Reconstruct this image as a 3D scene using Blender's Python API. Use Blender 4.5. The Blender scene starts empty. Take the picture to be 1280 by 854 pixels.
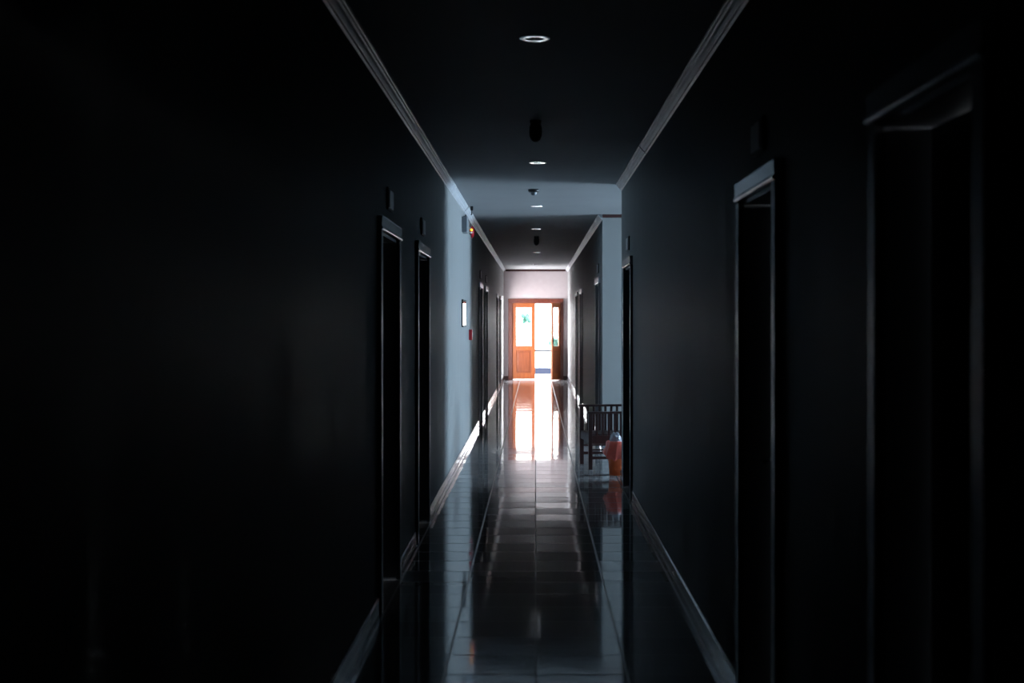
import bpy, bmesh, math, random
from mathutils import Vector, Matrix
random.seed(7)
S = bpy.context.scene
COL = S.collection
PI = math.pi

# ------------------------------------------------------------------ sizes (metres)
HW = 0.83          # half width of the corridor
HC = 2.86          # ceiling height
CAM = 1.55
YB, YE = -13.0, 37.35   # corridor behind the camera .. far wall
T = 0.20           # wall thickness
L0, L1, LX = 13.9, 17.9, 7.5   # side lobby: y from, y to, x of its window wall

# ------------------------------------------------------------------ materials
def new_mat(name):
    m = bpy.data.materials.new(name); m.use_nodes = True
    nt = m.node_tree
    b = next(n for n in nt.nodes if n.type == 'BSDF_PRINCIPLED')
    return m, nt, b

def simple(name, col, rough=0.5, metal=0.0, noise=0.06, scale=8.0, bump=0.0, spec=0.5, coat=0.0, stretch=(1,1,1), rvar=0.0):
    """principled with a little procedural variation of the colour"""
    m, nt, b = new_mat(name)
    N, Lk = nt.nodes, nt.links
    tc = N.new('ShaderNodeTexCoord'); mp = N.new('ShaderNodeMapping'); mp.inputs['Scale'].default_value = stretch
    Lk.new(tc.outputs['Object'], mp.inputs['Vector'])
    nz = N.new('ShaderNodeTexNoise'); nz.inputs['Scale'].default_value = scale; nz.inputs['Detail'].default_value = 4
    Lk.new(mp.outputs['Vector'], nz.inputs['Vector'])
    rp = N.new('ShaderNodeValToRGB')
    c = col
    rp.color_ramp.elements[0].position = 0.3; rp.color_ramp.elements[1].position = 0.7
    rp.color_ramp.elements[0].color = [max(0, x*(1-noise)) for x in c] + [1]
    rp.color_ramp.elements[1].color = [min(1, x*(1+noise)) for x in c] + [1]
    Lk.new(nz.outputs['Fac'], rp.inputs['Fac']); Lk.new(rp.outputs['Color'], b.inputs['Base Color'])
    b.inputs['Roughness'].default_value = rough; b.inputs['Metallic'].default_value = metal
    b.inputs['Specular IOR Level'].default_value = spec
    b.inputs['Coat Weight'].default_value = coat; b.inputs['Coat Roughness'].default_value = 0.08
    if rvar:
        mr = N.new('ShaderNodeMapRange'); mr.inputs['To Min'].default_value = rough-rvar; mr.inputs['To Max'].default_value = rough+rvar
        Lk.new(nz.outputs['Fac'], mr.inputs['Value']); Lk.new(mr.outputs['Result'], b.inputs['Roughness'])
    if bump:
        bp = N.new('ShaderNodeBump'); bp.inputs['Strength'].default_value = bump; bp.inputs['Distance'].default_value = 0.01
        Lk.new(nz.outputs['Fac'], bp.inputs['Height']); Lk.new(bp.outputs['Normal'], b.inputs['Normal'])
    return m

def tile_mat():
    """square glazed tiles: dark thin joints, each tile a hair off level"""
    m, nt, b = new_mat('glazed_floor_tile')
    N, Lk = nt.nodes, nt.links
    def math_(op, a, bb=None, clamp=False):
        n = N.new('ShaderNodeMath'); n.operation = op; n.use_clamp = clamp
        for i, v in enumerate((a, bb)):
            if v is None: continue
            if isinstance(v, (int, float)): n.inputs[i].default_value = v
            else: Lk.new(v, n.inputs[i])
        return n.outputs[0]
    tc = N.new('ShaderNodeTexCoord'); sp = N.new('ShaderNodeSeparateXYZ'); Lk.new(tc.outputs['Object'], sp.inputs[0])
    TX, TY = 0.40, 0.37
    ux = math_('DIVIDE', sp.outputs['X'], TX); uy = math_('DIVIDE', sp.outputs['Y'], TY)
    ix = math_('FLOOR', ux); iy = math_('FLOOR', uy)
    fx = math_('FRACT', ux); fy = math_('FRACT', uy)
    ex = math_('MULTIPLY', math_('MINIMUM', fx, math_('SUBTRACT', 1.0, fx)), TX)
    ey = math_('MULTIPLY', math_('MINIMUM', fy, math_('SUBTRACT', 1.0, fy)), TY)
    gx = math_('LESS_THAN', ex, 0.0038); gy = math_('LESS_THAN', ey, 0.008)
    far_col = math_('GREATER_THAN', math_('ABSOLUTE', sp.outputs['X']), 0.2)
    gside = math_('MULTIPLY', far_col, math_('LESS_THAN', ex, 0.0065))
    gx = math_('MAXIMUM', gx, gside)
    g = math_('MAXIMUM', gx, gy)
    cb = N.new('ShaderNodeCombineXYZ'); Lk.new(ix, cb.inputs[0]); Lk.new(iy, cb.inputs[1])
    wn = N.new('ShaderNodeTexWhiteNoise'); wn.noise_dimensions = '2D'; Lk.new(cb.outputs[0], wn.inputs['Vector'])
    # tile colour
    r = N.new('ShaderNodeValToRGB')
    r.color_ramp.elements[0].color = (0.20, 0.20, 0.205, 1); r.color_ramp.elements[1].color = (0.25, 0.25, 0.255, 1)
    Lk.new(wn.outputs['Value'], r.inputs[0])
    mx = N.new('ShaderNodeMix'); mx.data_type = 'RGBA'
    Lk.new(g, mx.inputs['Factor']); Lk.new(r.outputs[0], mx.inputs['A']); mx.inputs['B'].default_value = (0.09, 0.085, 0.09, 1)
    Lk.new(mx.outputs['Result'], b.inputs['Base Color'])
    rr = N.new('ShaderNodeMapRange'); Lk.new(g, rr.inputs['Value']); rr.inputs['To Min'].default_value = 0.06; rr.inputs['To Max'].default_value = 0.6
    Lk.new(math_('SUBTRACT', rr.outputs[0], math_('MULTIPLY', gside, 0.28)), b.inputs['Roughness'])
    b.inputs['IOR'].default_value = 1.56
    # normal: geometry normal + small random tilt per tile + gentle undulation
    nz = N.new('ShaderNodeTexNoise'); nz.inputs['Scale'].default_value = 9.0; nz.inputs['Detail'].default_value = 2
    Lk.new(tc.outputs['Object'], nz.inputs['Vector'])
    v1 = N.new('ShaderNodeVectorMath'); v1.operation = 'SUBTRACT'; v1.inputs[1].default_value = (0.5, 0.5, 0.5); Lk.new(wn.outputs['Color'], v1.inputs[0])
    s1 = N.new('ShaderNodeVectorMath'); s1.operation = 'MULTIPLY'; s1.inputs[1].default_value = (0.0012, 0.0095, 0); Lk.new(v1.outputs[0], s1.inputs[0])
    v2 = N.new('ShaderNodeVectorMath'); v2.operation = 'SUBTRACT'; v2.inputs[1].default_value = (0.5, 0.5, 0.5); Lk.new(nz.outputs['Color'], v2.inputs[0])
    s2 = N.new('ShaderNodeVectorMath'); s2.operation = 'MULTIPLY'; s2.inputs[1].default_value = (0.004, 0.008, 0); Lk.new(v2.outputs[0], s2.inputs[0])
    gm = N.new('ShaderNodeNewGeometry')
    a1 = N.new('ShaderNodeVectorMath'); Lk.new(gm.outputs['Normal'], a1.inputs[0]); Lk.new(s1.outputs[0], a1.inputs[1])
    a2 = N.new('ShaderNodeVectorMath'); Lk.new(a1.outputs[0], a2.inputs[0]); Lk.new(s2.outputs[0], a2.inputs[1])
    nn = N.new('ShaderNodeVectorMath'); nn.operation = 'NORMALIZE'; Lk.new(a2.outputs[0], nn.inputs[0])
    Lk.new(nn.outputs[0], b.inputs['Normal'])
    return m

def wood_mat(name, c0, c1, rough=0.35, axis='Z', coat=0.2):
    m, nt, b = new_mat(name)
    N, Lk = nt.nodes, nt.links
    tc = N.new('ShaderNodeTexCoord'); mp = N.new('ShaderNodeMapping')
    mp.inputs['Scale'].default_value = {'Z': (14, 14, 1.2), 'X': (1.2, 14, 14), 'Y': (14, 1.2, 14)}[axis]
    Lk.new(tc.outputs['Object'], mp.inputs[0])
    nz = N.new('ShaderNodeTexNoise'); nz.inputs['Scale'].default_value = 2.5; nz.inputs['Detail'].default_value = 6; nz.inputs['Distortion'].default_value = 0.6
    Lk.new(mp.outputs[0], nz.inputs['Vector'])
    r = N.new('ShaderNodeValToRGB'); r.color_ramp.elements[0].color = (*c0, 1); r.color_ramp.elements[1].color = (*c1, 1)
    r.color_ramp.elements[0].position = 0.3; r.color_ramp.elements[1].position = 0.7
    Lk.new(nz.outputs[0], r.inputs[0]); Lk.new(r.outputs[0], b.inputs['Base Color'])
    b.inputs['Roughness'].default_value = rough; b.inputs['Coat Weight'].default_value = coat; b.inputs['Coat Roughness'].default_value = 0.15
    return m

def glass_mat(name, col=(0.98, 1, 0.99), rough=0.0):
    m, nt, b = new_mat(name)
    b.inputs['Base Color'].default_value = (*col, 1); b.inputs['Roughness'].default_value = rough
    b.inputs['Transmission Weight'].default_value = 1.0; b.inputs['IOR'].default_value = 1.45
    return m

def emit_mat(name, col, st):
    m, nt, b = new_mat(name)
    b.inputs['Base Color'].default_value = (*col, 1); b.inputs['Emission Color'].default_value = (*col, 1)
    b.inputs['Emission Strength'].default_value = st
    return m

M = dict(
    wall=simple('painted_wall', (0.235, 0.248, 0.25), 0.52, noise=0.05, scale=1.6, stretch=(1, 6, 0.25), bump=0.0, spec=0.05, rvar=0.15),
    ceiling=simple('ceiling_paint', (0.32, 0.335, 0.345), 0.7, noise=0.03, scale=2, spec=0.2),
    floor=tile_mat(),
    crown=simple('crown_gloss_paint', (0.42, 0.46, 0.50), 0.42, noise=0.12, scale=6, stretch=(1, .4, 1), spec=0.3),
    base=simple('baseboard_glazed_tile', (0.15, 0.15, 0.175), 0.14, noise=0.08, scale=3, spec=0.5, coat=0.25, rvar=0.04),
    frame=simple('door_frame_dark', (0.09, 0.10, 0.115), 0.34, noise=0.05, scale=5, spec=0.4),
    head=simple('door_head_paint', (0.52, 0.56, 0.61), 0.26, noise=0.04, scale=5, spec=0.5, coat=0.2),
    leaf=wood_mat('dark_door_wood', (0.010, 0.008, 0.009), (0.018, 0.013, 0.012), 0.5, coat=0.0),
    darkwood=wood_mat('dark_red_wood', (0.022, 0.005, 0.005), (0.045, 0.010, 0.008), 0.45, 'X'),
    framewood=wood_mat('reddish_frame_wood', (0.085, 0.022, 0.014), (0.15, 0.038, 0.022), 0.4, 'Z'),
    orangewood=wood_mat('orange_door_wood', (0.24, 0.064, 0.018), (0.34, 0.10, 0.028), 0.35, 'Z'),
    chair=wood_mat('dark_red_chair_wood', (0.016, 0.004, 0.005), (0.036, 0.009, 0.009), 0.4, 'Z', coat=0.05),
    glass=glass_mat('clear_glass'),
    chrome=simple('polished_metal', (0.78, 0.92, 0.98), 0.12, metal=1.0, noise=0.02, scale=10),
    bulb=simple('frosted_bulb', (0.8, 0.82, 0.85), 0.25, noise=0.02, spec=0.5),
    black=simple('black_plastic', (0.012, 0.011, 0.012), 0.45, noise=0.1),
    white=simple('white_plastic', (0.65, 0.67, 0.68), 0.35, noise=0.03),
    grey=simple('grey_plastic', (0.17, 0.19, 0.215), 0.4, noise=0.04),
    red=simple('red_enamel', (0.30, 0.006, 0.014), 0.35, noise=0.05, coat=0.1),
    amber=emit_mat('amber_indicator', (1.0, 0.42, 0.03), 2.2),
    bin=simple('orange_bin_plastic', (0.75, 0.13, 0.03), 0.4, noise=0.05),
    liner=simple('red_bin_liner', (0.72, 0.12, 0.085), 0.35, noise=0.08, scale=30, bump=0.3),
    clear=simple('pale_plastic_film', (0.26, 0.28, 0.33), 0.25, noise=0.1, scale=30),
    paper=simple('notice_paper', (0.7, 0.72, 0.72), 0.6, noise=0.02),
    plaster=simple('white_terrace_plaster', (0.75, 0.75, 0.76), 0.8, noise=0.02),
    paving=simple('blue_grey_paving', (0.022, 0.024, 0.036), 1.0, noise=0.12, scale=3, spec=0.0),
    terrace=simple('pale_terrace_tile', (0.55, 0.55, 0.56), 0.5, noise=0.05, scale=3),
    coping=simple('grey_coping', (0.03, 0.03, 0.036), 1.0, noise=0.05, spec=0.0),
    leafgreen=simple('tree_leaves', (0.09, 0.22, 0.17), 0.6, noise=0.3, scale=3),
    bark=simple('tree_bark', (0.10, 0.07, 0.05), 0.8, noise=0.2, scale=12),
    grass=simple('lawn_grass', (0.50, 0.50, 0.49), 0.9, noise=0.1, scale=2),
)

# ------------------------------------------------------------------ mesh helpers
class MB:
    def __init__(s): s.bm = bmesh.new()
    def box(s, x0, x1, y0, y1, z0, z1, bevel=0.0):
        b2 = bmesh.new()
        r = bmesh.ops.create_cube(b2, size=1.0)
        for v in b2.verts:
            v.co = Vector(((x0+x1)/2 + v.co.x*(x1-x0), (y0+y1)/2 + v.co.y*(y1-y0), (z0+z1)/2 + v.co.z*(z1-z0)))
        if bevel: bmesh.ops.bevel(b2, geom=b2.edges[:], offset=bevel, segments=2, affect='EDGES', profile=0.6)
        s.merge(b2); return s
    def merge(s, b2, mat=None):
        mp = {}
        for v in b2.verts: mp[v] = s.bm.verts.new(mat @ v.co if mat else v.co)
        for f in b2.faces:
            try:
                nf = s.bm.faces.new([mp[v] for v in f.verts]); nf.smooth = f.smooth
            except ValueError: pass
        b2.free()
    def prism(s, prof, y0, y1, closed=True):
        """extrude an (x, z) outline along y"""
        a = [s.bm.verts.new((x, y0, z)) for x, z in prof]; b = [s.bm.verts.new((x, y1, z)) for x, z in prof]
        n = len(prof)
        for i in range(n):
            j = (i+1) % n; s.bm.faces.new((a[i], a[j], b[j], b[i]))
        s.bm.faces.new(a[::-1]); s.bm.faces.new(b); return s
    def lathe(s, prof, cx=0, cy=0, cz=0, seg=32, axis='Z', close=False):
        """revolve (r, h) outline"""
        rings = []
        for r, h in prof:
            ring = []
            if r < 1e-6:
                p = (0, 0, h); ring = [p]
            else:
                ring = [(r*math.cos(2*PI*i/seg), r*math.sin(2*PI*i/seg), h) for i in range(seg)]
            vs = []
            for p in ring:
                x, y, z = p
                if axis == 'X': x, y, z = z, x, y
                if axis == 'Y': x, y, z = x, z, y
                vs.append(s.bm.verts.new((cx+x, cy+y, cz+z)))
            rings.append(vs)
        pairs = list(zip(rings, rings[1:])) + ([(rings[-1], rings[0])] if close else [])
        for a, b in pairs:
            if len(a) == 1 and len(b) == 1: continue
            for i in range(seg):
                j = (i+1) % seg
                if len(a) == 1: f = s.bm.faces.new((a[0], b[j], b[i]))
                elif len(b) == 1: f = s.bm.faces.new((a[i], a[j], b[0]))
                else: f = s.bm.faces.new((a[i], a[j], b[j], b[i]))
                f.smooth = True
        return s
    def tube(s, pts, r, seg=8):
        pts = [Vector(p) for p in pts]; rings = []
        for i, p in enumerate(pts):
            d = (pts[min(i+1, len(pts)-1)] - pts[max(i-1, 0)]).normalized()
            u = d.orthogonal().normalized(); w = d.cross(u)
            rr = r[i] if isinstance(r, (list, tuple)) else r
            rings.append([s.bm.verts.new(p + u*rr*math.cos(2*PI*k/seg) + w*rr*math.sin(2*PI*k/seg)) for k in range(seg)])
        for a, b in zip(rings, rings[1:]):
            for k in range(seg):
                f = s.bm.faces.new((a[k], a[(k+1) % seg], b[(k+1) % seg], b[k])); f.smooth = True
        s.bm.faces.new(rings[0][::-1]); s.bm.faces.new(rings[-1]); return s
    def build(s, name, mat, parent=None, **kw):
        bmesh.ops.recalc_face_normals(s.bm, faces=s.bm.faces[:])
        me = bpy.data.meshes.new(name); s.bm.to_mesh(me); s.bm.free()
        o = bpy.data.objects.new(name, me); COL.objects.link(o); me.materials.append(mat)
        if parent: o.parent = parent
        for k, v in kw.items(): o[k] = v
        return o

def tag(o, label, cat, group=None, kind=None):
    o['label'] = label; o['category'] = cat
    if group: o['group'] = group
    if kind: o['kind'] = kind
    return o
def empty(name, loc=(0, 0, 0), rz=0.0):
    o = bpy.data.objects.new(name, None); COL.objects.link(o); o.location = loc; o.rotation_euler = (0, 0, rz)
    o.empty_display_size = 0.1; return o
def children_of(o): return [c for c in COL.objects if c.parent == o]
def copy_tree(o, parent=None):
    c = o.copy(); COL.objects.link(c)
    if parent: c.parent = parent
    for ch in children_of(o): copy_tree(ch, c)
    return c

# ------------------------------------------------------------------ side doors: (side, y0, y1) outer edges of the frame
DOORS = [(-1, 7.56, 8.66), (-1, 9.93, 11.05), (-1, 20.9, 22.05), (-1, 23.35, 24.5), (-1, 30.4, 31.5), (-1, 32.9, 34.0),
         (1, 2.60, 3.51), (1, 4.87, 5.82), (1, 12.3, 13.38), (1, 18.45, 19.6), (1, 25.3, 26.5), (1, 28.2, 29.3)]
FT = 2.10   # top of the door frames
FW = 0.075  # face width of frames
# the side window at the far end of the left wall (its light falls on the far doors)
W0, W1, WZ0, WZ1 = 35.35, 36.95, 0.12, 2.15

def wall(side, segs, name, holes, label):
    b = MB()
    xa, xb = (HW, HW+T) if side > 0 else (-HW-T, -HW)
    for (s0, s1) in segs:
        hs = sorted(h for h in holes if s0 <= h[0] < s1)
        y = s0
        for (h0, h1, z0, z1) in hs:
            b.box(xa, xb, y, h0, 0, HC+T)
            b.box(xa, xb, h0, h1, z1, HC+T)
            if z0 > 0: b.box(xa, xb, h0, h1, 0, z0)
            y = h1
        b.box(xa, xb, y, s1, 0, HC+T)
    o = b.build(name, M['wall']); tag(o, label, 'wall', kind='structure'); return o

IN = 0.012
lh = [(a+IN, b-IN, 0, FT-IN) for s, a, b in DOORS if s < 0] + [(W0, W1, WZ0, WZ1)]
rh = [(a+IN, b-IN, 0, FT-IN) for s, a, b in DOORS if s > 0]
wall(-1, [(YB-T, YE+T)], 'wall_left', lh, 'long dark left corridor wall with door recesses')
wall(1, [(YB-T, L0)], 'wall_right', [h for h in rh if h[0] < L0], 'near right corridor wall, dark, ending at the side lobby')
wall(1, [(L1, YE+T)], 'wall_right_far', [h for h in rh if h[0] > L0], 'far right corridor wall beyond the side lobby')
# lobby walls
o = MB().box(HW+T, LX+T, L0-T, L0, 0, HC+T).build('wall_lobby_near', M['wall']); tag(o, 'lobby wall hidden behind the end of the near right wall', 'wall', kind='structure')
o = MB().box(HW+T, LX+T, L1, L1+T, 0, HC+T).build('wall_lobby_far', M['wall']); tag(o, 'pale blue lit lobby wall facing down the corridor', 'wall', kind='structure')
LW0, LW1, LZ0, LZ1 = 14.2, 17.6, 0.9, 2.5
b = MB(); b.box(LX, LX+T, L0, LW0, 0, HC+T); b.box(LX, LX+T, LW1, L1, 0, HC+T)
b.box(LX, LX+T, LW0, LW1, 0, LZ0); b.box(LX, LX+T, LW0, LW1, LZ1, HC+T)
o = b.build('wall_lobby_end', M['wall']); tag(o, 'end wall of the side lobby holding its window', 'wall', kind='structure')
o = MB().box(-HW, HW, YB-T, YB, 0, HC+T).build('wall_back', M['wall']); tag(o, 'closed end wall behind the viewpoint', 'wall', kind='structure')
# far wall with double door hole
DX0, DX1 = (635.2-669.5)*YE/1800, (704.3-669.5)*YE/1800
DT = 2.10
b = MB(); b.box(-HW, DX0, YE, YE+T, 0, HC+T); b.box(DX1, HW, YE, YE+T, 0, HC+T); b.box(DX0, DX1, YE, YE+T, DT, HC+T)
o = b.build('wall_end', simple('pinkish_end_wall', (0.40, 0.365, 0.375), 0.6, noise=0.03, spec=0.3)); tag(o, 'pale pinkish end wall around the wooden double door', 'wall', kind='structure')

# ------------------------------------------------------------------ floor, ceiling
b = MB(); b.box(-HW-T, HW+T, YB-T, YE+T, -0.15, 0); b.box(HW+T, LX+T, L0-T, L1+T, -0.15, 0)
o = b.build('floor', M['floor']); tag(o, 'glossy square tiled corridor floor', 'floor', kind='structure')

LIGHTS = [(-0.005, 6.68), (0.017, 11.97), (0.014, 16.55), (0.006, 20.7), (0.02, 27.9), (-0.01, 34.1)]
RH = 0.060
b = MB()
y = YB-T
for lx, ly in LIGHTS:
    y0, y1 = ly-0.15, ly+0.15
    bmq = b.bm
    def quad(x0, x1, ya, yb): bmq.faces.new([bmq.verts.new(p) for p in ((x0, ya, HC), (x1, ya, HC), (x1, yb, HC), (x0, yb, HC))])
    quad(-HW-T, HW+T, y, y0)
    quad(-HW-T, lx-0.15, y0, y1); quad(lx+0.15, HW+T, y0, y1)
    n = 32; sq = []; ci = []
    for i in range(n):
        a = 2*PI*i/n + PI/n*0; c, s_ = math.cos(a), math.sin(a); k = 0.15/max(abs(c), abs(s_))
        sq.append(bmq.verts.new((lx+c*k, ly+s_*k, HC))); ci.append(bmq.verts.new((lx+c*RH, ly+s_*RH, HC)))
    for i in range(n):
        j = (i+1) % n; bmq.faces.new((sq[i], sq[j], ci[j], ci[i]))
    y = y1
quad(-HW-T, HW+T, y, YE+T)
quad(HW+T, LX+T, L0-T, L1+T)
b.box(-HW-T, HW+T, YB-T, YE+T, HC+T, HC+T+0.1); b.box(HW+T, LX+T, L0-T, L1+T, HC+T, HC+T+0.1)
o = b.build('ceiling', M['ceiling']); tag(o, 'flat plain corridor ceiling with a central row of fittings', 'ceiling', kind='structure')

# ------------------------------------------------------------------ crown mouldings (stepped profile)
def crown_prof(side):
    p = [(0.0, 0.0), (0.054, 0.0), (0.054, -0.010), (0.045, -0.014), (0.043, -0.022), (0.034, -0.027), (0.028, -0.038),
         (0.020, -0.045), (0.012, -0.050), (0.012, -0.060), (0.0, -0.066)]
    return [((HW-x) if side > 0 else (-HW+x), HC+z) for x, z in p]
n_t = 0
def trim(prof, y0, y1, label, mat='crown'):
    global n_t; n_t += 1
    o = MB().prism(prof, y0, y1).build('trim_%d' % n_t, M[mat]); tag(o, label, 'crown moulding', kind='structure'); return o
trim(crown_prof(-1), YB, 16.62, 'near length of pale stepped crown moulding above the left wall')
trim(crown_prof(-1), 16.66, YE, 'far length of crown moulding on the left, beyond the alarm bell')
trim(crown_prof(1), YB, 10.78, 'near length of pale crown moulding above the right wall')
trim(crown_prof(1), 10.82, L0, 'short length of crown moulding ending at the lobby corner on the right')
trim(crown_prof(1), L1, YE, 'crown moulding on the right beyond the lobby')
n_t += 1
o = MB().box(-HW+0.055, HW-0.055, YE-0.035, YE, HC-0.05, HC).build('trim_%d' % n_t, M['darkwood']); tag(o, 'dark red cornice strip above the end wall', 'cornice', kind='structure')
n_t += 1
o = MB().box(HW, LX, L1-0.035, L1, HC-0.04, HC).build('trim_%d' % n_t, M['darkwood']); tag(o, 'dark red cornice strip on the blue lit lobby wall', 'cornice', kind='structure')

# ------------------------------------------------------------------ baseboards
def bb(name, side, segs, label):
    b = MB()
    for a, c in segs:
        if side > 0: b.prism([(HW, 0), (HW-0.014, 0), (HW-0.014, 0.088), (HW-0.009, 0.1), (HW, 0.1)], a, c)
        else: b.prism([(-HW, 0), (-HW+0.014, 0), (-HW+0.014, 0.088), (-HW+0.009, 0.1), (-HW, 0.1)], a, c)
    o = b.build(name, M['base']); tag(o, label, 'baseboard', kind='structure')
def gaps(y0, y1, side):
    out = []; y = y0
    for s, a, c in DOORS:
        if s == side and y0 <= a < y1: out.append((y, a)); y = c
    out.append((y, y1)); return out
bb('baseboard_left', -1, gaps(YB, YE, -1), 'glossy baseboard along the left wall')
bb('baseboard_right', 1, gaps(YB, L0, 1), 'glossy baseboard along the near right wall')
bb('baseboard_right_far', 1, gaps(L1, YE, 1), 'bright glossy baseboard on the right beyond the lobby')
b = MB(); b.box(HW+T, LX, L0, L0+0.014, 0, 0.1); b.box(HW, LX, L1-0.014, L1, 0, 0.1); b.box(LX-0.014, LX, L0+0.014, L1-0.014, 0, 0.1)
o = b.build('baseboard_lobby', M['base']); tag(o, 'pale glossy baseboard around the side lobby', 'baseboard', kind='structure')
b = MB(); b.box(-HW+0.014, DX0-0.0, YE-0.02, YE, 0, 0.095); b.box(DX1, HW-0.014, YE-0.02, YE, 0, 0.095)
o = b.build('baseboard_end', M['darkwood']); tag(o, 'dark red wooden baseboard either side of the double door', 'baseboard', kind='structure')

# ------------------------------------------------------------------ side doors
words = {(-1, 0): 'nearest door on the left wall, grey frame and black recess', (-1, 1): 'second door on the left wall, just before the blue lit strip',
         (-1, 2): 'third left door, first beyond the red alarm bell', (-1, 3): 'fourth left door, second beyond the red alarm bell',
         (-1, 4): 'fifth left door, near the bright end', (-1, 5): 'last left door, closest to the end window',
         (1, 0): 'very dark nearest door at the right edge', (1, 1): 'second right door with faint grey frame head',
         (1, 2): 'right door right beside the lobby corner', (1, 3): 'first right door beyond the lobby',
         (1, 4): 'second right door beyond the lobby', (1, 5): 'last right door before the far end'}
cnt = {-1: 0, 1: 0}
for n, (side, a, c) in enumerate(DOORS):
    o = empty('door_%d' % (n+2), (side*HW, (a+c)/2, 0))
    k = cnt[side]; cnt[side] += 1
    tag(o, words[(side, k)], 'door', kind='structure')
    w = (c-a)/2; s = side
    def bx(b, x0, x1, y0, y1, z0, z1, bev=0.0):
        b.box(min(s*x0, s*x1), max(s*x0, s*x1), y0, y1, z0, z1, bev)
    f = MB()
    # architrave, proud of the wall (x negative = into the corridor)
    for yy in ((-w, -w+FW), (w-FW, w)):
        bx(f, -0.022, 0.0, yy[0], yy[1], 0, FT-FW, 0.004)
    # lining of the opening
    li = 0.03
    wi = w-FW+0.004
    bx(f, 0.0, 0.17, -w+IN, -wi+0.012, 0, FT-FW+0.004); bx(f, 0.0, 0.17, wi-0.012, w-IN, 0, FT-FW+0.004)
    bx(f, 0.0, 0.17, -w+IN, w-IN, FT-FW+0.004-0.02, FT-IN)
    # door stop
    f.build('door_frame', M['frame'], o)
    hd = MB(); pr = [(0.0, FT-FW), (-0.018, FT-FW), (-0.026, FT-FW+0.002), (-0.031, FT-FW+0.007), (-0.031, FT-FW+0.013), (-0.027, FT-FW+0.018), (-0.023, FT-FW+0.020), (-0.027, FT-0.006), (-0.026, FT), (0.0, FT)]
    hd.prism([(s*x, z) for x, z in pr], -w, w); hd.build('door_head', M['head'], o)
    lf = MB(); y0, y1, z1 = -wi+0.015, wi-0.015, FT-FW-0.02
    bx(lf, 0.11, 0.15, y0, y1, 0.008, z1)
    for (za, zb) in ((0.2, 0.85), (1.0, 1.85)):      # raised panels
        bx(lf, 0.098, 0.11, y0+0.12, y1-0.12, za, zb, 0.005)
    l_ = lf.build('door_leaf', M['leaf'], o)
    h = MB(); hy = (y1-0.06) if k % 2 else (y0+0.06)
    d = -1 if k % 2 else 1
    h.lathe([(0, -0.0), (0.026, 0), (0.026, 0.008*1), (0, 0.008)], cx=s*0.106 if s > 0 else -0.106, cy=hy, cz=1.0, seg=16, axis='X')
    h.tube([(s*0.11, hy, 1.0), (s*0.06, hy, 1.0), (s*0.055, hy+d*0.02, 1.0), (s*0.055, hy+d*0.11, 1.0)], 0.008)
    h.build('door_handle', M['chrome'], l_)

# room plates above the doors
plates = {(-1, 0): 'pale room plate above the nearest left door', (-1, 1): 'dim room plate above the second left door',
          (1, 1): 'faint room plate above the second right door', (1, 2): 'small room plate above the door beside the lobby corner',
          (1, 3): 'room plate above the first right door beyond the lobby',
          (-1, 2): 'room plate above the third left door beyond the alarm bell', (-1, 3): 'room plate above the fourth left door'}
cnt = {-1: 0, 1: 0}
pl0 = {}
for side, a, c in DOORS:
    k = cnt[side]; cnt[side] += 1
    if (side, k) not in plates: continue
    yc = (a+c)/2 + (0.02 if side < 0 else -0.02)
    if side not in pl0:
        r = empty('room_plate', (0, 0, 0)); s = side
        b = MB(); xs = sorted((0.0, -s*0.012)); b.box(xs[0], xs[1], -0.13, 0.13, 0, 0.125, 0.003); b.build('backing_plate', M['black'], r)
        b = MB(); xs = sorted((-s*0.012, -s*0.018)); b.box(xs[0], xs[1], -0.085, 0.115, 0.012, 0.113, 0.002); b.build('number_panel', M['white'], r)
        pl0[side] = r; o = r
    else: o = copy_tree(pl0[side])
    o.location = (side*HW, yc, 2.165)
    tag(o, plates[(side, k)], 'sign', group='room plates above the doors')

# ------------------------------------------------------------------ double door at the far end (door_1)
def px(x): return (x-669.5)*YE/1800.0
door = empty('door_1', ((DX0+DX1)/2, YE, 0)); tag(door, 'wooden double door at the corridor end, right leaf ajar', 'door', kind='structure')
cxd = (DX0+DX1)/2
b = MB()
fw = 0.108
x0, x1 = DX0-cxd, DX1-cxd
b.box(x0, x0+fw, -0.03, 0.15, 0, DT-0.11, 0.006); b.box(x1-fw, x1, -0.03, 0.15, 0, DT-0.11, 0.006); b.box(x0, x1, -0.03, 0.15, DT-0.11, DT, 0.006)
b.box(x0+fw, x1-fw, 0.0, 0.12, 0.0, 0.006); b.box(x0+fw, x0+fw+0.018, 0.065, 0.12, 0.006, DT-0.11); b.box(x1-fw-0.018, x1-fw, 0.065, 0.12, 0.006, DT-0.11); b.box(x0+fw, x1-fw, 0.065, 0.12, DT-0.128, DT-0.11)
b.build('door_frame', M['framewood'], door)
LXa, LXb = x0+fw+0.003, (px(669)-cxd)
LW = LXb-LXa
LH = 1.987
def leaf(width):
    """leaf in its own space: hinge edge at x=0, opening edge at x=width"""
    st = 0.10; t0, t1 = 0.0, 0.04; zb = 0.015
    b = MB()
    b.box(0, st, t0, t1, zb, LH, 0.003); b.box(width-st, width, t0, t1, zb, LH, 0.003)
    for za, zc in ((zb, 0.17), (0.76, 0.875), (1.87, LH)): b.box(st, width-st, t0, t1, za, zc, 0.002)
    return b
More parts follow.
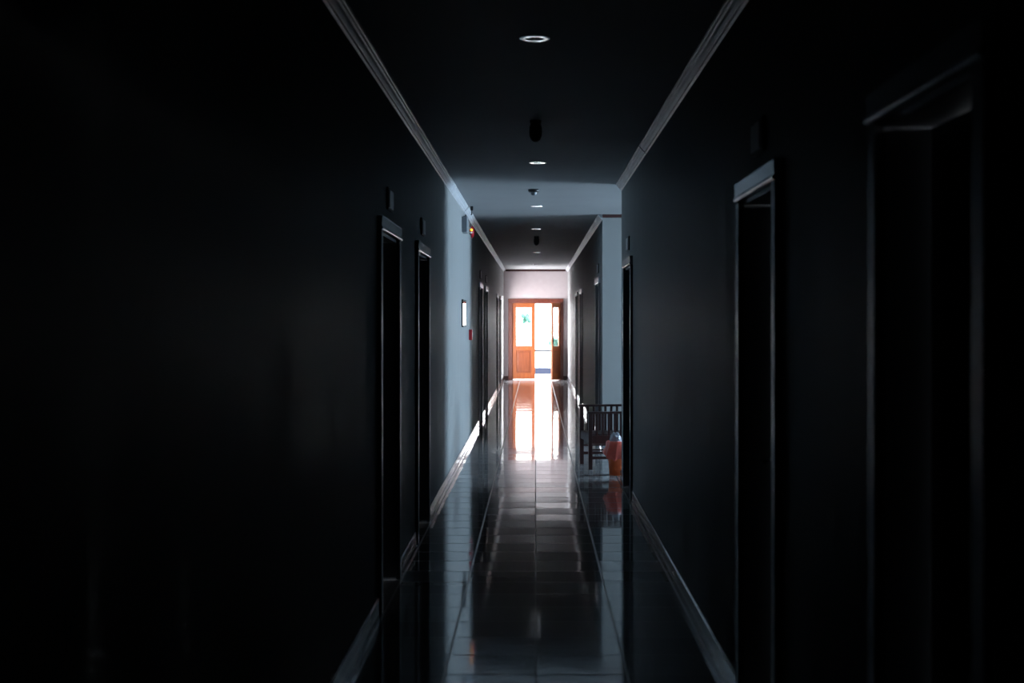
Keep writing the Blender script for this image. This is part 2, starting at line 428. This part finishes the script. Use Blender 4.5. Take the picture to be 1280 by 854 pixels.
def leaf_parts(parent_leaf, width, handle=True, hs=1):
    st = 0.10
    p = MB(); p.box(st, width-st, 0.022, 0.032, 0.17, 0.76); p.box(st+0.045, width-st-0.045, 0.010, 0.022, 0.215, 0.715, 0.004)
    p.build('door_panel', shaded_panel_wood, parent_leaf)
    g = MB(); g.box(st, width-st, 0.017, 0.023, 0.875, 1.87); g.build('glass_pane', M['glass'], parent_leaf)
    if handle:
        h = MB(); xx = width-0.05
        h.box(xx-0.018, xx+0.018, -0.006, 0.0, 0.92, 1.10, 0.002)
        h.tube([(xx, -0.004, 1.02), (xx, -0.05, 1.02), (xx-0.02, -0.055, 1.02), (xx-0.11, -0.055, 1.02)], 0.009)
        h.box(xx-0.018, xx+0.018, 0.04, 0.046, 0.92, 1.10, 0.002)
        h.tube([(xx, 0.044, 1.02), (xx, 0.09, 1.02), (xx-0.02, 0.095, 1.02), (xx-0.11, 0.095, 1.02)], 0.009)
        h.build('door_handle', M['black'], parent_leaf)
shaded_panel_wood = wood_mat('orange_wood_recess_shade', (0.17, 0.046, 0.018), (0.25, 0.072, 0.026), 0.35, 'Z')  # door wood in a darker tone: recess shading put into the panel colour
l1 = leaf(LW).build('door_leaf', M['orangewood'], door); l1.location = (LXa, 0.02, 0)
leaf_parts(l1, LW, handle=False)
# right leaf: hinged at the right, swung into the corridor; mirrored by turning past 90 degrees
HX = x1-fw-0.004
l2 = leaf(LW).build('door_leaf', M['orangewood'], door)
ang = math.radians(180+68)
l2.location = (HX-0.0, -0.005, 0); l2.rotation_euler = (0, 0, ang)
leaf_parts(l2, LW)
hb = MB()
for z in (0.25, 1.05, 1.72):
    hb.lathe([(0, 0), (0.011, 0), (0.011, 0.09), (0, 0.09)], cx=HX+0.012, cy=-0.035, cz=z, seg=10)
hb.build('hinge', M['black'], door)

# ------------------------------------------------------------------ end window in the left wall
o = empty('window_1', (-HW-0.1, (W0+W1)/2, 0)); tag(o, 'tall side window at the bright far end of left wall', 'window', kind='structure')
b = MB(); hw = (W1-W0)/2
for a, c in ((-hw, -hw+0.05), (hw-0.05, hw), (-0.025, 0.025)): b.box(-0.03, 0.03, a, c, WZ0, WZ1)
b.box(-0.03, 0.03, -hw, hw, WZ0, WZ0+0.05); b.box(-0.03, 0.03, -hw, hw, WZ1-0.05, WZ1)
b.build('window_frame', M['white'], o)
# lobby window
o = empty('window_2', (LX+0.1, (LW0+LW1)/2, 0)); tag(o, 'wide lobby window out of sight round the right corner', 'window', kind='structure')
b = MB(); hw = (LW1-LW0)/2
for a, c in ((-hw, -hw+0.05), (hw-0.05, hw), (-0.025, 0.025)): b.box(-0.03, 0.03, a, c, LZ0, LZ1)
b.box(-0.03, 0.03, -hw, hw, LZ0, LZ0+0.05); b.box(-0.03, 0.03, -hw, hw, LZ1-0.05, LZ1)
b.build('window_frame', M['white'], o)

# ------------------------------------------------------------------ recessed downlights
proto = empty('downlight')
b = MB(); b.lathe([(0.036, 0.002), (0.036, -0.005), (0.046, -0.0057), (0.056, -0.0060), (0.065, -0.0056), (0.073, -0.0048), (0.073, 0.0)], seg=48)
b.build('trim_ring', M['chrome'], proto)
b = MB(); b.lathe([(0.036, 0.002), (0.038, 0.01), (0.040, 0.04), (0.036, 0.075), (0.024, 0.10), (0.0, 0.108)], seg=40)
b.build('reflector', M['chrome'], proto)
b = MB(); b.lathe([(0.0, 0.012), (0.012, 0.013), (0.024, 0.020), (0.030, 0.034), (0.028, 0.052), (0.018, 0.075), (0.013, 0.10), (0.0, 0.10)], seg=24)
b.build('bulb', M['bulb'], proto)
lab = ['large bright ringed downlight nearest in the ceiling', 'second downlight, thin bright sliver before the lit ceiling band', 'third downlight inside the blue lit ceiling band',
       'fourth downlight just past the lit ceiling band', 'dark fifth downlight beyond the far dark sensor', 'tiny last downlight near the end wall']
for i, (lx, ly) in enumerate(LIGHTS):
    o = proto if i == 0 else copy_tree(proto)
    o.location = (lx, ly, HC); tag(o, lab[i], 'ceiling light', group='downlights along the corridor ceiling')

# dark ceiling sensors and the pale smoke detector
def sensor():
    r = empty('ceiling_sensor')
    b = MB(); b.lathe([(0, 0.0), (0.038, 0.0), (0.038, -0.016), (0.034, -0.024), (0.0, -0.024)], seg=28); b.build('base', M['black'], r)
    b = MB(); b.lathe([(0.034, -0.024), (0.041, -0.045), (0.043, -0.075), (0.040, -0.105), (0.030, -0.128), (0.014, -0.141), (0, -0.144)], seg=28); b.build('dome', M['black'], r)
    return r
s0 = sensor(); s0.location = (0.0, 9.45, HC); tag(s0, 'black rounded ceiling sensor hanging between first two downlights', 'sensor', group='dark ceiling sensors')
s1 = copy_tree(s0); s1.location = (0.012, 22.6, HC); tag(s1, 'far black ceiling sensor beyond the lit ceiling band', 'sensor', group='dark ceiling sensors')
r = empty('smoke_detector', (-0.02, 14.45, HC)); tag(r, 'small dark smoke detector on lit ceiling before third downlight', 'smoke detector')
b = MB(); b.lathe([(0, 0.0), (0.055, 0.0), (0.055, -0.018), (0.046, -0.03), (0, -0.03)], seg=28); b.build('base', M['black'], r)
b = MB(); b.lathe([(0.030, -0.03), (0.028, -0.05), (0.018, -0.06), (0, -0.062)], seg=24); b.build('sensing_head', M['grey'], r)

# ------------------------------------------------------------------ things on the left wall
X = -HW
# grey emergency box
r = empty('emergency_light_box', (X, 16.35, 2.54)); tag(r, 'grey emergency light box high on lit left wall', 'emergency light')
b = MB(); b.box(0, 0.058, -0.17, 0.17, 0, 0.175, 0.006); b.build('housing', M['grey'], r)
b = MB(); b.box(0.012, 0.046, -0.10, 0.10, 0.175, 0.186, 0.003); b.build('top_cap', M['black'], r)
# fire alarm bell
r = empty('fire_alarm', (X, 18.1, 2.655)); tag(r, 'red fire alarm with amber light under the left crown moulding', 'alarm')
b = MB(); b.lathe([(0, 0), (0.035, 0), (0.035, 0.015), (0.074, 0.018), (0.076, 0.034), (0.062, 0.050), (0.034, 0.060), (0, 0.063)], seg=36, axis='X'); b.build('bell', M['red'], r)
b = MB(); b.lathe([(0.0, -0.092), (0.010, -0.091), (0.016, -0.085), (0.016, -0.076), (0.0, -0.074)], cx=0.028, cy=0.0, cz=0.022, seg=20, axis='Y'); b.build('indicator_lamp', M['amber'], r, label='glowing amber lamp')
b = MB(); b.lathe([(0.0, -0.088), (0.009, -0.087), (0.014, -0.081), (0.014, -0.074), (0.0, -0.072)], cx=0.020, cy=0.0, cz=-0.012, seg=20, axis='Y'); b.build('lens', M['white'], r, label='small white highlight on the bell')  # white knob added to stand for the highlight on the bell
# cable from box to alarm
b = MB(); b.tube([(X+0.03, 16.35, 2.724), (X+0.034, 16.38, 2.748), (X+0.03, 16.8, 2.755), (X+0.026, 17.5, 2.742), (X+0.012, 17.95, 2.735), (X+0.010, 18.03, 2.715)], 0.005)
o = b.build('alarm_cable', M['black']); tag(o, 'thin black cable from grey box to the red alarm', 'cable')
# dark bracket just under ceiling
r = empty('cable_bracket', (-0.735, 16.6, HC)); tag(r, 'small black bracket on ceiling beside the left crown moulding', 'bracket')
b = MB(); b.box(-0.016, 0.016, -0.02, 0.02, -0.05, 0.0, 0.004); b.build('block', M['black'], r)
b = MB(); b.tube([(0, 0, -0.05), (0, 0, -0.085), (-0.008, 0.01, -0.10)], 0.006); b.build('stem', M['black'], r)
# glazed notice frame
r = empty('notice_frame', (X, 16.5, 1.47)); tag(r, 'glass-fronted notice frame shining white on lit left wall', 'notice frame')
b = MB()
w, h = 0.37, 0.31
b.box(0, 0.017, -w, -w+0.02, 0, h); b.box(0, 0.017, w-0.02, w, 0, h); b.box(0, 0.02, -w+0.02, w-0.02, 0, 0.02); b.box(0, 0.02, -w+0.02, w-0.02, h-0.02, h)
b.build('frame', M['black'], r)
b = MB(); b.box(0, 0.008, -w+0.02, w-0.02, 0.02, h-0.02); b.build('notice_sheet', M['paper'], r)
b = MB(); b.box(0.013, 0.016, -w+0.02, w-0.02, 0.02, h-0.02); b.build('glass_pane', M['glass'], r)
# manual call point
r = empty('fire_call_point', (X, 17.95, 1.30)); tag(r, 'small red fire call point on the left wall', 'call point')
b = MB(); b.box(0, 0.042, -0.05, 0.05, 0, 0.13, 0.005); b.build('housing', M['red'], r)
b = MB(); b.box(0.042, 0.045, -0.03, 0.03, 0.035, 0.095); b.build('press_plate', M['white'], r)

# ------------------------------------------------------------------ slatted wooden armchair in the lobby mouth
def armchair():
    r = empty('wooden_armchair', (0.548, 14.885, 0), math.radians(7.2))
    tag(r, 'dark red-brown slatted wooden armchair at the lobby corner', 'chair')
    D, Wd = 0.62, 0.57      # depth away from the corridor (x), width along the corridor (y)
    lt = 0.042
    tops = (0.600, 0.642)
    for i, y in enumerate((0, Wd)):
        for x, top in ((0, tops[i]), (D-lt, 0.82)):
            b = MB(); b.box(x, x+lt, y, y+lt, 0, top-0.024 if x == 0 else top, 0.004); b.build('leg', M['chair'], r)
        b = MB(); b.box(-0.01, D-lt, y-0.006, y+lt+0.006, tops[i]-0.024, tops[i], 0.006); arm = b.build('armrest', M['chair'], r)
        for k in range(8):
            x = 0.075 + 0.064*k
            b = MB(); b.box(x, x+0.024, y+0.012, y+0.030, 0.352, tops[i]-0.024); b.build('arm_slat', M['chair'], arm)
        b = MB(); b.box(lt, D-lt, y+0.008, y+0.034, 0.265, 0.352, 0.003); b.build('side_rail', M['chair'], r)
        for z0, z1 in ((0.105, 0.135), (0.195, 0.213)):
            b = MB(); b.box(lt, D-lt, y+0.012, y+0.030, z0, z1, 0.002); b.build('stretcher', M['chair'], r)
    b = MB(); b.box(0.006, 0.034, lt, Wd, 0.28, 0.345, 0.003); b.build('front_rail', M['chair'], r)
    for k in range(9):
        x = 0.01 + 0.062*k
        b = MB(); b.box(x, x+0.05, lt, Wd, 0.345, 0.363, 0.003); b.build('seat_slat', M['chair'], r)
    for z0, z1 in ((0.76, 0.82), (0.40, 0.44)):
        b = MB(); b.box(D-lt+0.008, D-0.010, lt, Wd, z0, z1, 0.003); b.build('back_rail', M['chair'], r)
    for k in range(7):
        y = lt+0.04+0.068*k
        b = MB(); b.box(D-lt+0.014, D-0.014, y, y+0.025, 0.44, 0.76); b.build('back_slat', M['chair'], r)
armchair()

# ------------------------------------------------------------------ waste bin with liner
r = empty('waste_bin', (0.815, 14.39, 0)); tag(r, 'orange waste bin with red liner in front of the wooden armchair', 'bin')
b = MB(); b.lathe([(0, 0.004), (0.068, 0.004), (0.072, 0.0), (0.078, 0.0), (0.098, 0.31), (0.103, 0.315), (0.103, 0.325), (0.095, 0.325), (0.073, 0.01), (0.0, 0.01)], seg=36)
b.build('bin_body', M['bin'], r)
b = MB(); seg = 60; rings = []
for j, (rr, z, wv) in enumerate([(0.070, 0.03, 0), (0.085, 0.18, .003), (0.092, 0.32, 0.003), (0.096, 0.342, 0.003), (0.108, 0.338, 0.002), (0.110, 0.30, 0.004), (0.112, 0.25, 0.006), (0.117, 0.20, 0.010), (0.110, 0.185, 0.008)]):
    ring = []
    for i in range(seg):
        a = 2*PI*i/seg
        q = rr + wv*math.sin(9*a+j*.7) + wv*0.6*math.sin(17*a+j)
        zz = z + (0.03*math.sin(2*a+2.2) + 0.008*math.sin(11*a) if j >= 7 else 0)
        if j >= 6: q += 0.02*max(0, math.cos(a-PI))**3
        ring.append(b.bm.verts.new((q*math.cos(a), q*math.sin(a), zz)))
    rings.append(ring)
for a_, c_ in zip(rings, rings[1:]):
    for i in range(seg):
        f = b.bm.faces.new((a_[i], a_[(i+1) % seg], c_[(i+1) % seg], c_[i])); f.smooth = True
b.build('bin_liner', M['liner'], r, label='red plastic liner folded over the rim')
# crumpled pale film sticking out of the bin
b = MB(); b2 = bmesh.new(); bmesh.ops.create_icosphere(b2, subdivisions=4, radius=1.0)
rnd = random.Random(3); dirs = [(Vector((rnd.gauss(0, 1), rnd.gauss(0, 1), rnd.gauss(0, 1))).normalized(), rnd.uniform(3, 7), rnd.uniform(0, 6)) for _ in range(12)]
for v in b2.verts:
    n = v.co.normalized(); d = sum(abs(math.sin(f_*n.dot(dd)+ph)) for dd, f_, ph in dirs)/12
    q = 0.65+0.7*d; v.co = Vector((n.x*0.055*q, n.y*0.055*q, n.z*0.075*q))
b.merge(b2, Matrix.Translation((0.80, 14.39, 0.345)))
o = b.build('plastic_bag', M['clear']); tag(o, 'crumpled pale plastic bag poking out of the orange bin', 'plastic bag')

# ------------------------------------------------------------------ outside the far door
o = MB().box(-6, 6, YE+T, 41.2, -0.15, 0.0).build('terrace', M['terrace']); tag(o, 'bright pale terrace floor just outside the double door', 'terrace', kind='structure')
o = MB().box(-8, 8, 41.2, 46.6, -0.17, -0.0).build('path', M['paving']); tag(o, 'blue-grey paving strip beyond the terrace', 'paving', kind='structure')
r = empty('parapet_wall', (0, 46.7, 0)); tag(r, 'low white parapet wall seen through the open door', 'parapet')
b = MB(); b.box(-7, 7, -0.08, 0.08, 0.0, 0.54); b.build('wall_body', M['plaster'], r)
b = MB(); b.box(-7, 7, -0.11, 0.11, 0.54, 0.585, 0.01); b.build('coping', M['coping'], r, label='thin grey coping')
o = MB().box(-60, 60, 46.8, 140, -0.5, -0.3).build('ground', M['grass']); tag(o, 'pale washed out ground beyond the parapet', 'ground', kind='structure')
def tree(x, y, z0, hh, cr, seed, label):
    rn = random.Random(seed)
    r = empty('garden_tree', (x, y, z0)); tag(r, label, 'tree', group='trees beyond the parapet')
    b = MB(); b.tube([(0, 0, 0), (0.05, 0, hh*0.3), (-0.03, 0.05, hh*0.6), (0, 0, hh*0.85)], [0.02, 0.018, 0.014, 0.008])
    for k in range(6):
        a = k*1.05; b.tube([(0, 0, hh*(0.45+0.05*k)), (cr*0.4*math.cos(a), cr*0.4*math.sin(a), hh*(0.6+0.05*k)), (cr*0.75*math.cos(a), cr*0.75*math.sin(a), hh*(0.68+0.05*k))], [0.008, 0.006, 0.003], 6)
    b.build('trunk', M['bark'], r)
    b = MB(); cl = [(Vector((rn.uniform(-1, 1)*cr*0.6, rn.uniform(-1, 1)*cr*0.6, hh*0.78 + rn.uniform(-1, 1)*cr*0.6)), cr*rn.uniform(0.25, 0.45)) for _ in range(12)]
    for c0, rr in cl:
        for _ in range(150):
            d = Vector((rn.gauss(0, 1), rn.gauss(0, 1), rn.gauss(0, 1))).normalized()
            p = c0 + d*rr*rn.uniform(0.5, 1.0); u = Vector((rn.gauss(0, 1), rn.gauss(0, 1), rn.gauss(0, 1))).normalized(); w_ = u.orthogonal().normalized()
            L_ = 0.05; W_ = 0.02
            b.bm.faces.new([b.bm.verts.new(q) for q in (p-u*L_, p+w_*W_, p+u*L_, p-w_*W_)])
    b.build('foliage', M['leafgreen'], r)
tree(-0.44, 66, -0.3, 2.45, 0.26, 1, 'pale green tree seen through glass of the closed leaf')
tree(0.80, 60, -0.3, 1.15, 0.3, 2, 'low green bush-like tree seen through the ajar leaf glass')

# ------------------------------------------------------------------ daylight
w = bpy.data.worlds.new('World'); S.world = w; w.use_nodes = True
nt = w.node_tree; bg = nt.nodes['Background']
tc = nt.nodes.new('ShaderNodeTexCoord'); sp = nt.nodes.new('ShaderNodeSeparateXYZ'); rp = nt.nodes.new('ShaderNodeValToRGB')
nt.links.new(tc.outputs['Generated'], sp.inputs[0]); nt.links.new(sp.outputs['Z'], rp.inputs[0]); nt.links.new(rp.outputs[0], bg.inputs[0])
rp.color_ramp.elements[0].color = (0.95, 0.97, 1.0, 1); rp.color_ramp.elements[1].color = (0.75, 0.88, 1.0, 1)
bg.inputs[1].default_value = 14.0
def area(name, loc, rot, sx, sy, power, col):
    l = bpy.data.lights.new(name, 'AREA'); l.shape = 'RECTANGLE'; l.size = sx; l.size_y = sy; l.energy = power; l.color = col
    o = bpy.data.objects.new(name, l); COL.objects.link(o); o.location = loc; o.rotation_euler = rot; return o
# daylight standing in the lobby window and in the side window at the end
area('lobby_window_daylight', (LX+0.35, (LW0+LW1)/2, (LZ0+LZ1)/2), (0, math.radians(90), 0), LZ1-LZ0+0.3, LW1-LW0+0.3, 1200, (0.50, 0.75, 1.0))
area('end_window_daylight', (-HW-T-0.25, (W0+W1)/2, (WZ0+WZ1)/2), (0, math.radians(-90), 0), WZ1-WZ0, W1-W0, 165, (1.0, 0.84, 0.87))
sun = bpy.data.lights.new('sun', 'SUN'); sun.energy = 3; sun.angle = 0.01; sun.color = (1, 0.96, 0.9)
so = bpy.data.objects.new('sun', sun); COL.objects.link(so); so.rotation_euler = (math.radians(35), math.radians(20), 0)

# ------------------------------------------------------------------ camera
cam = bpy.data.cameras.new('camera'); co = bpy.data.objects.new('camera', cam); COL.objects.link(co)
co.location = (0, 0, CAM); co.rotation_euler = (math.radians(90), 0, 0)
cam.sensor_width = 36; cam.lens = 1800/1280*36
cam.shift_x = -29.5/1280; cam.shift_y = -27/1280
cam.clip_start = 0.05; cam.clip_end = 400
cam.dof.use_dof = True; cam.dof.focus_distance = 17.0; cam.dof.aperture_fstop = 3.6
S.camera = co
S.view_settings.view_transform = 'Standard'; S.view_settings.look = 'None'
S.view_settings.gamma = 1; S.view_settings.use_curve_mapping = False
S.view_settings.exposure = 0.0
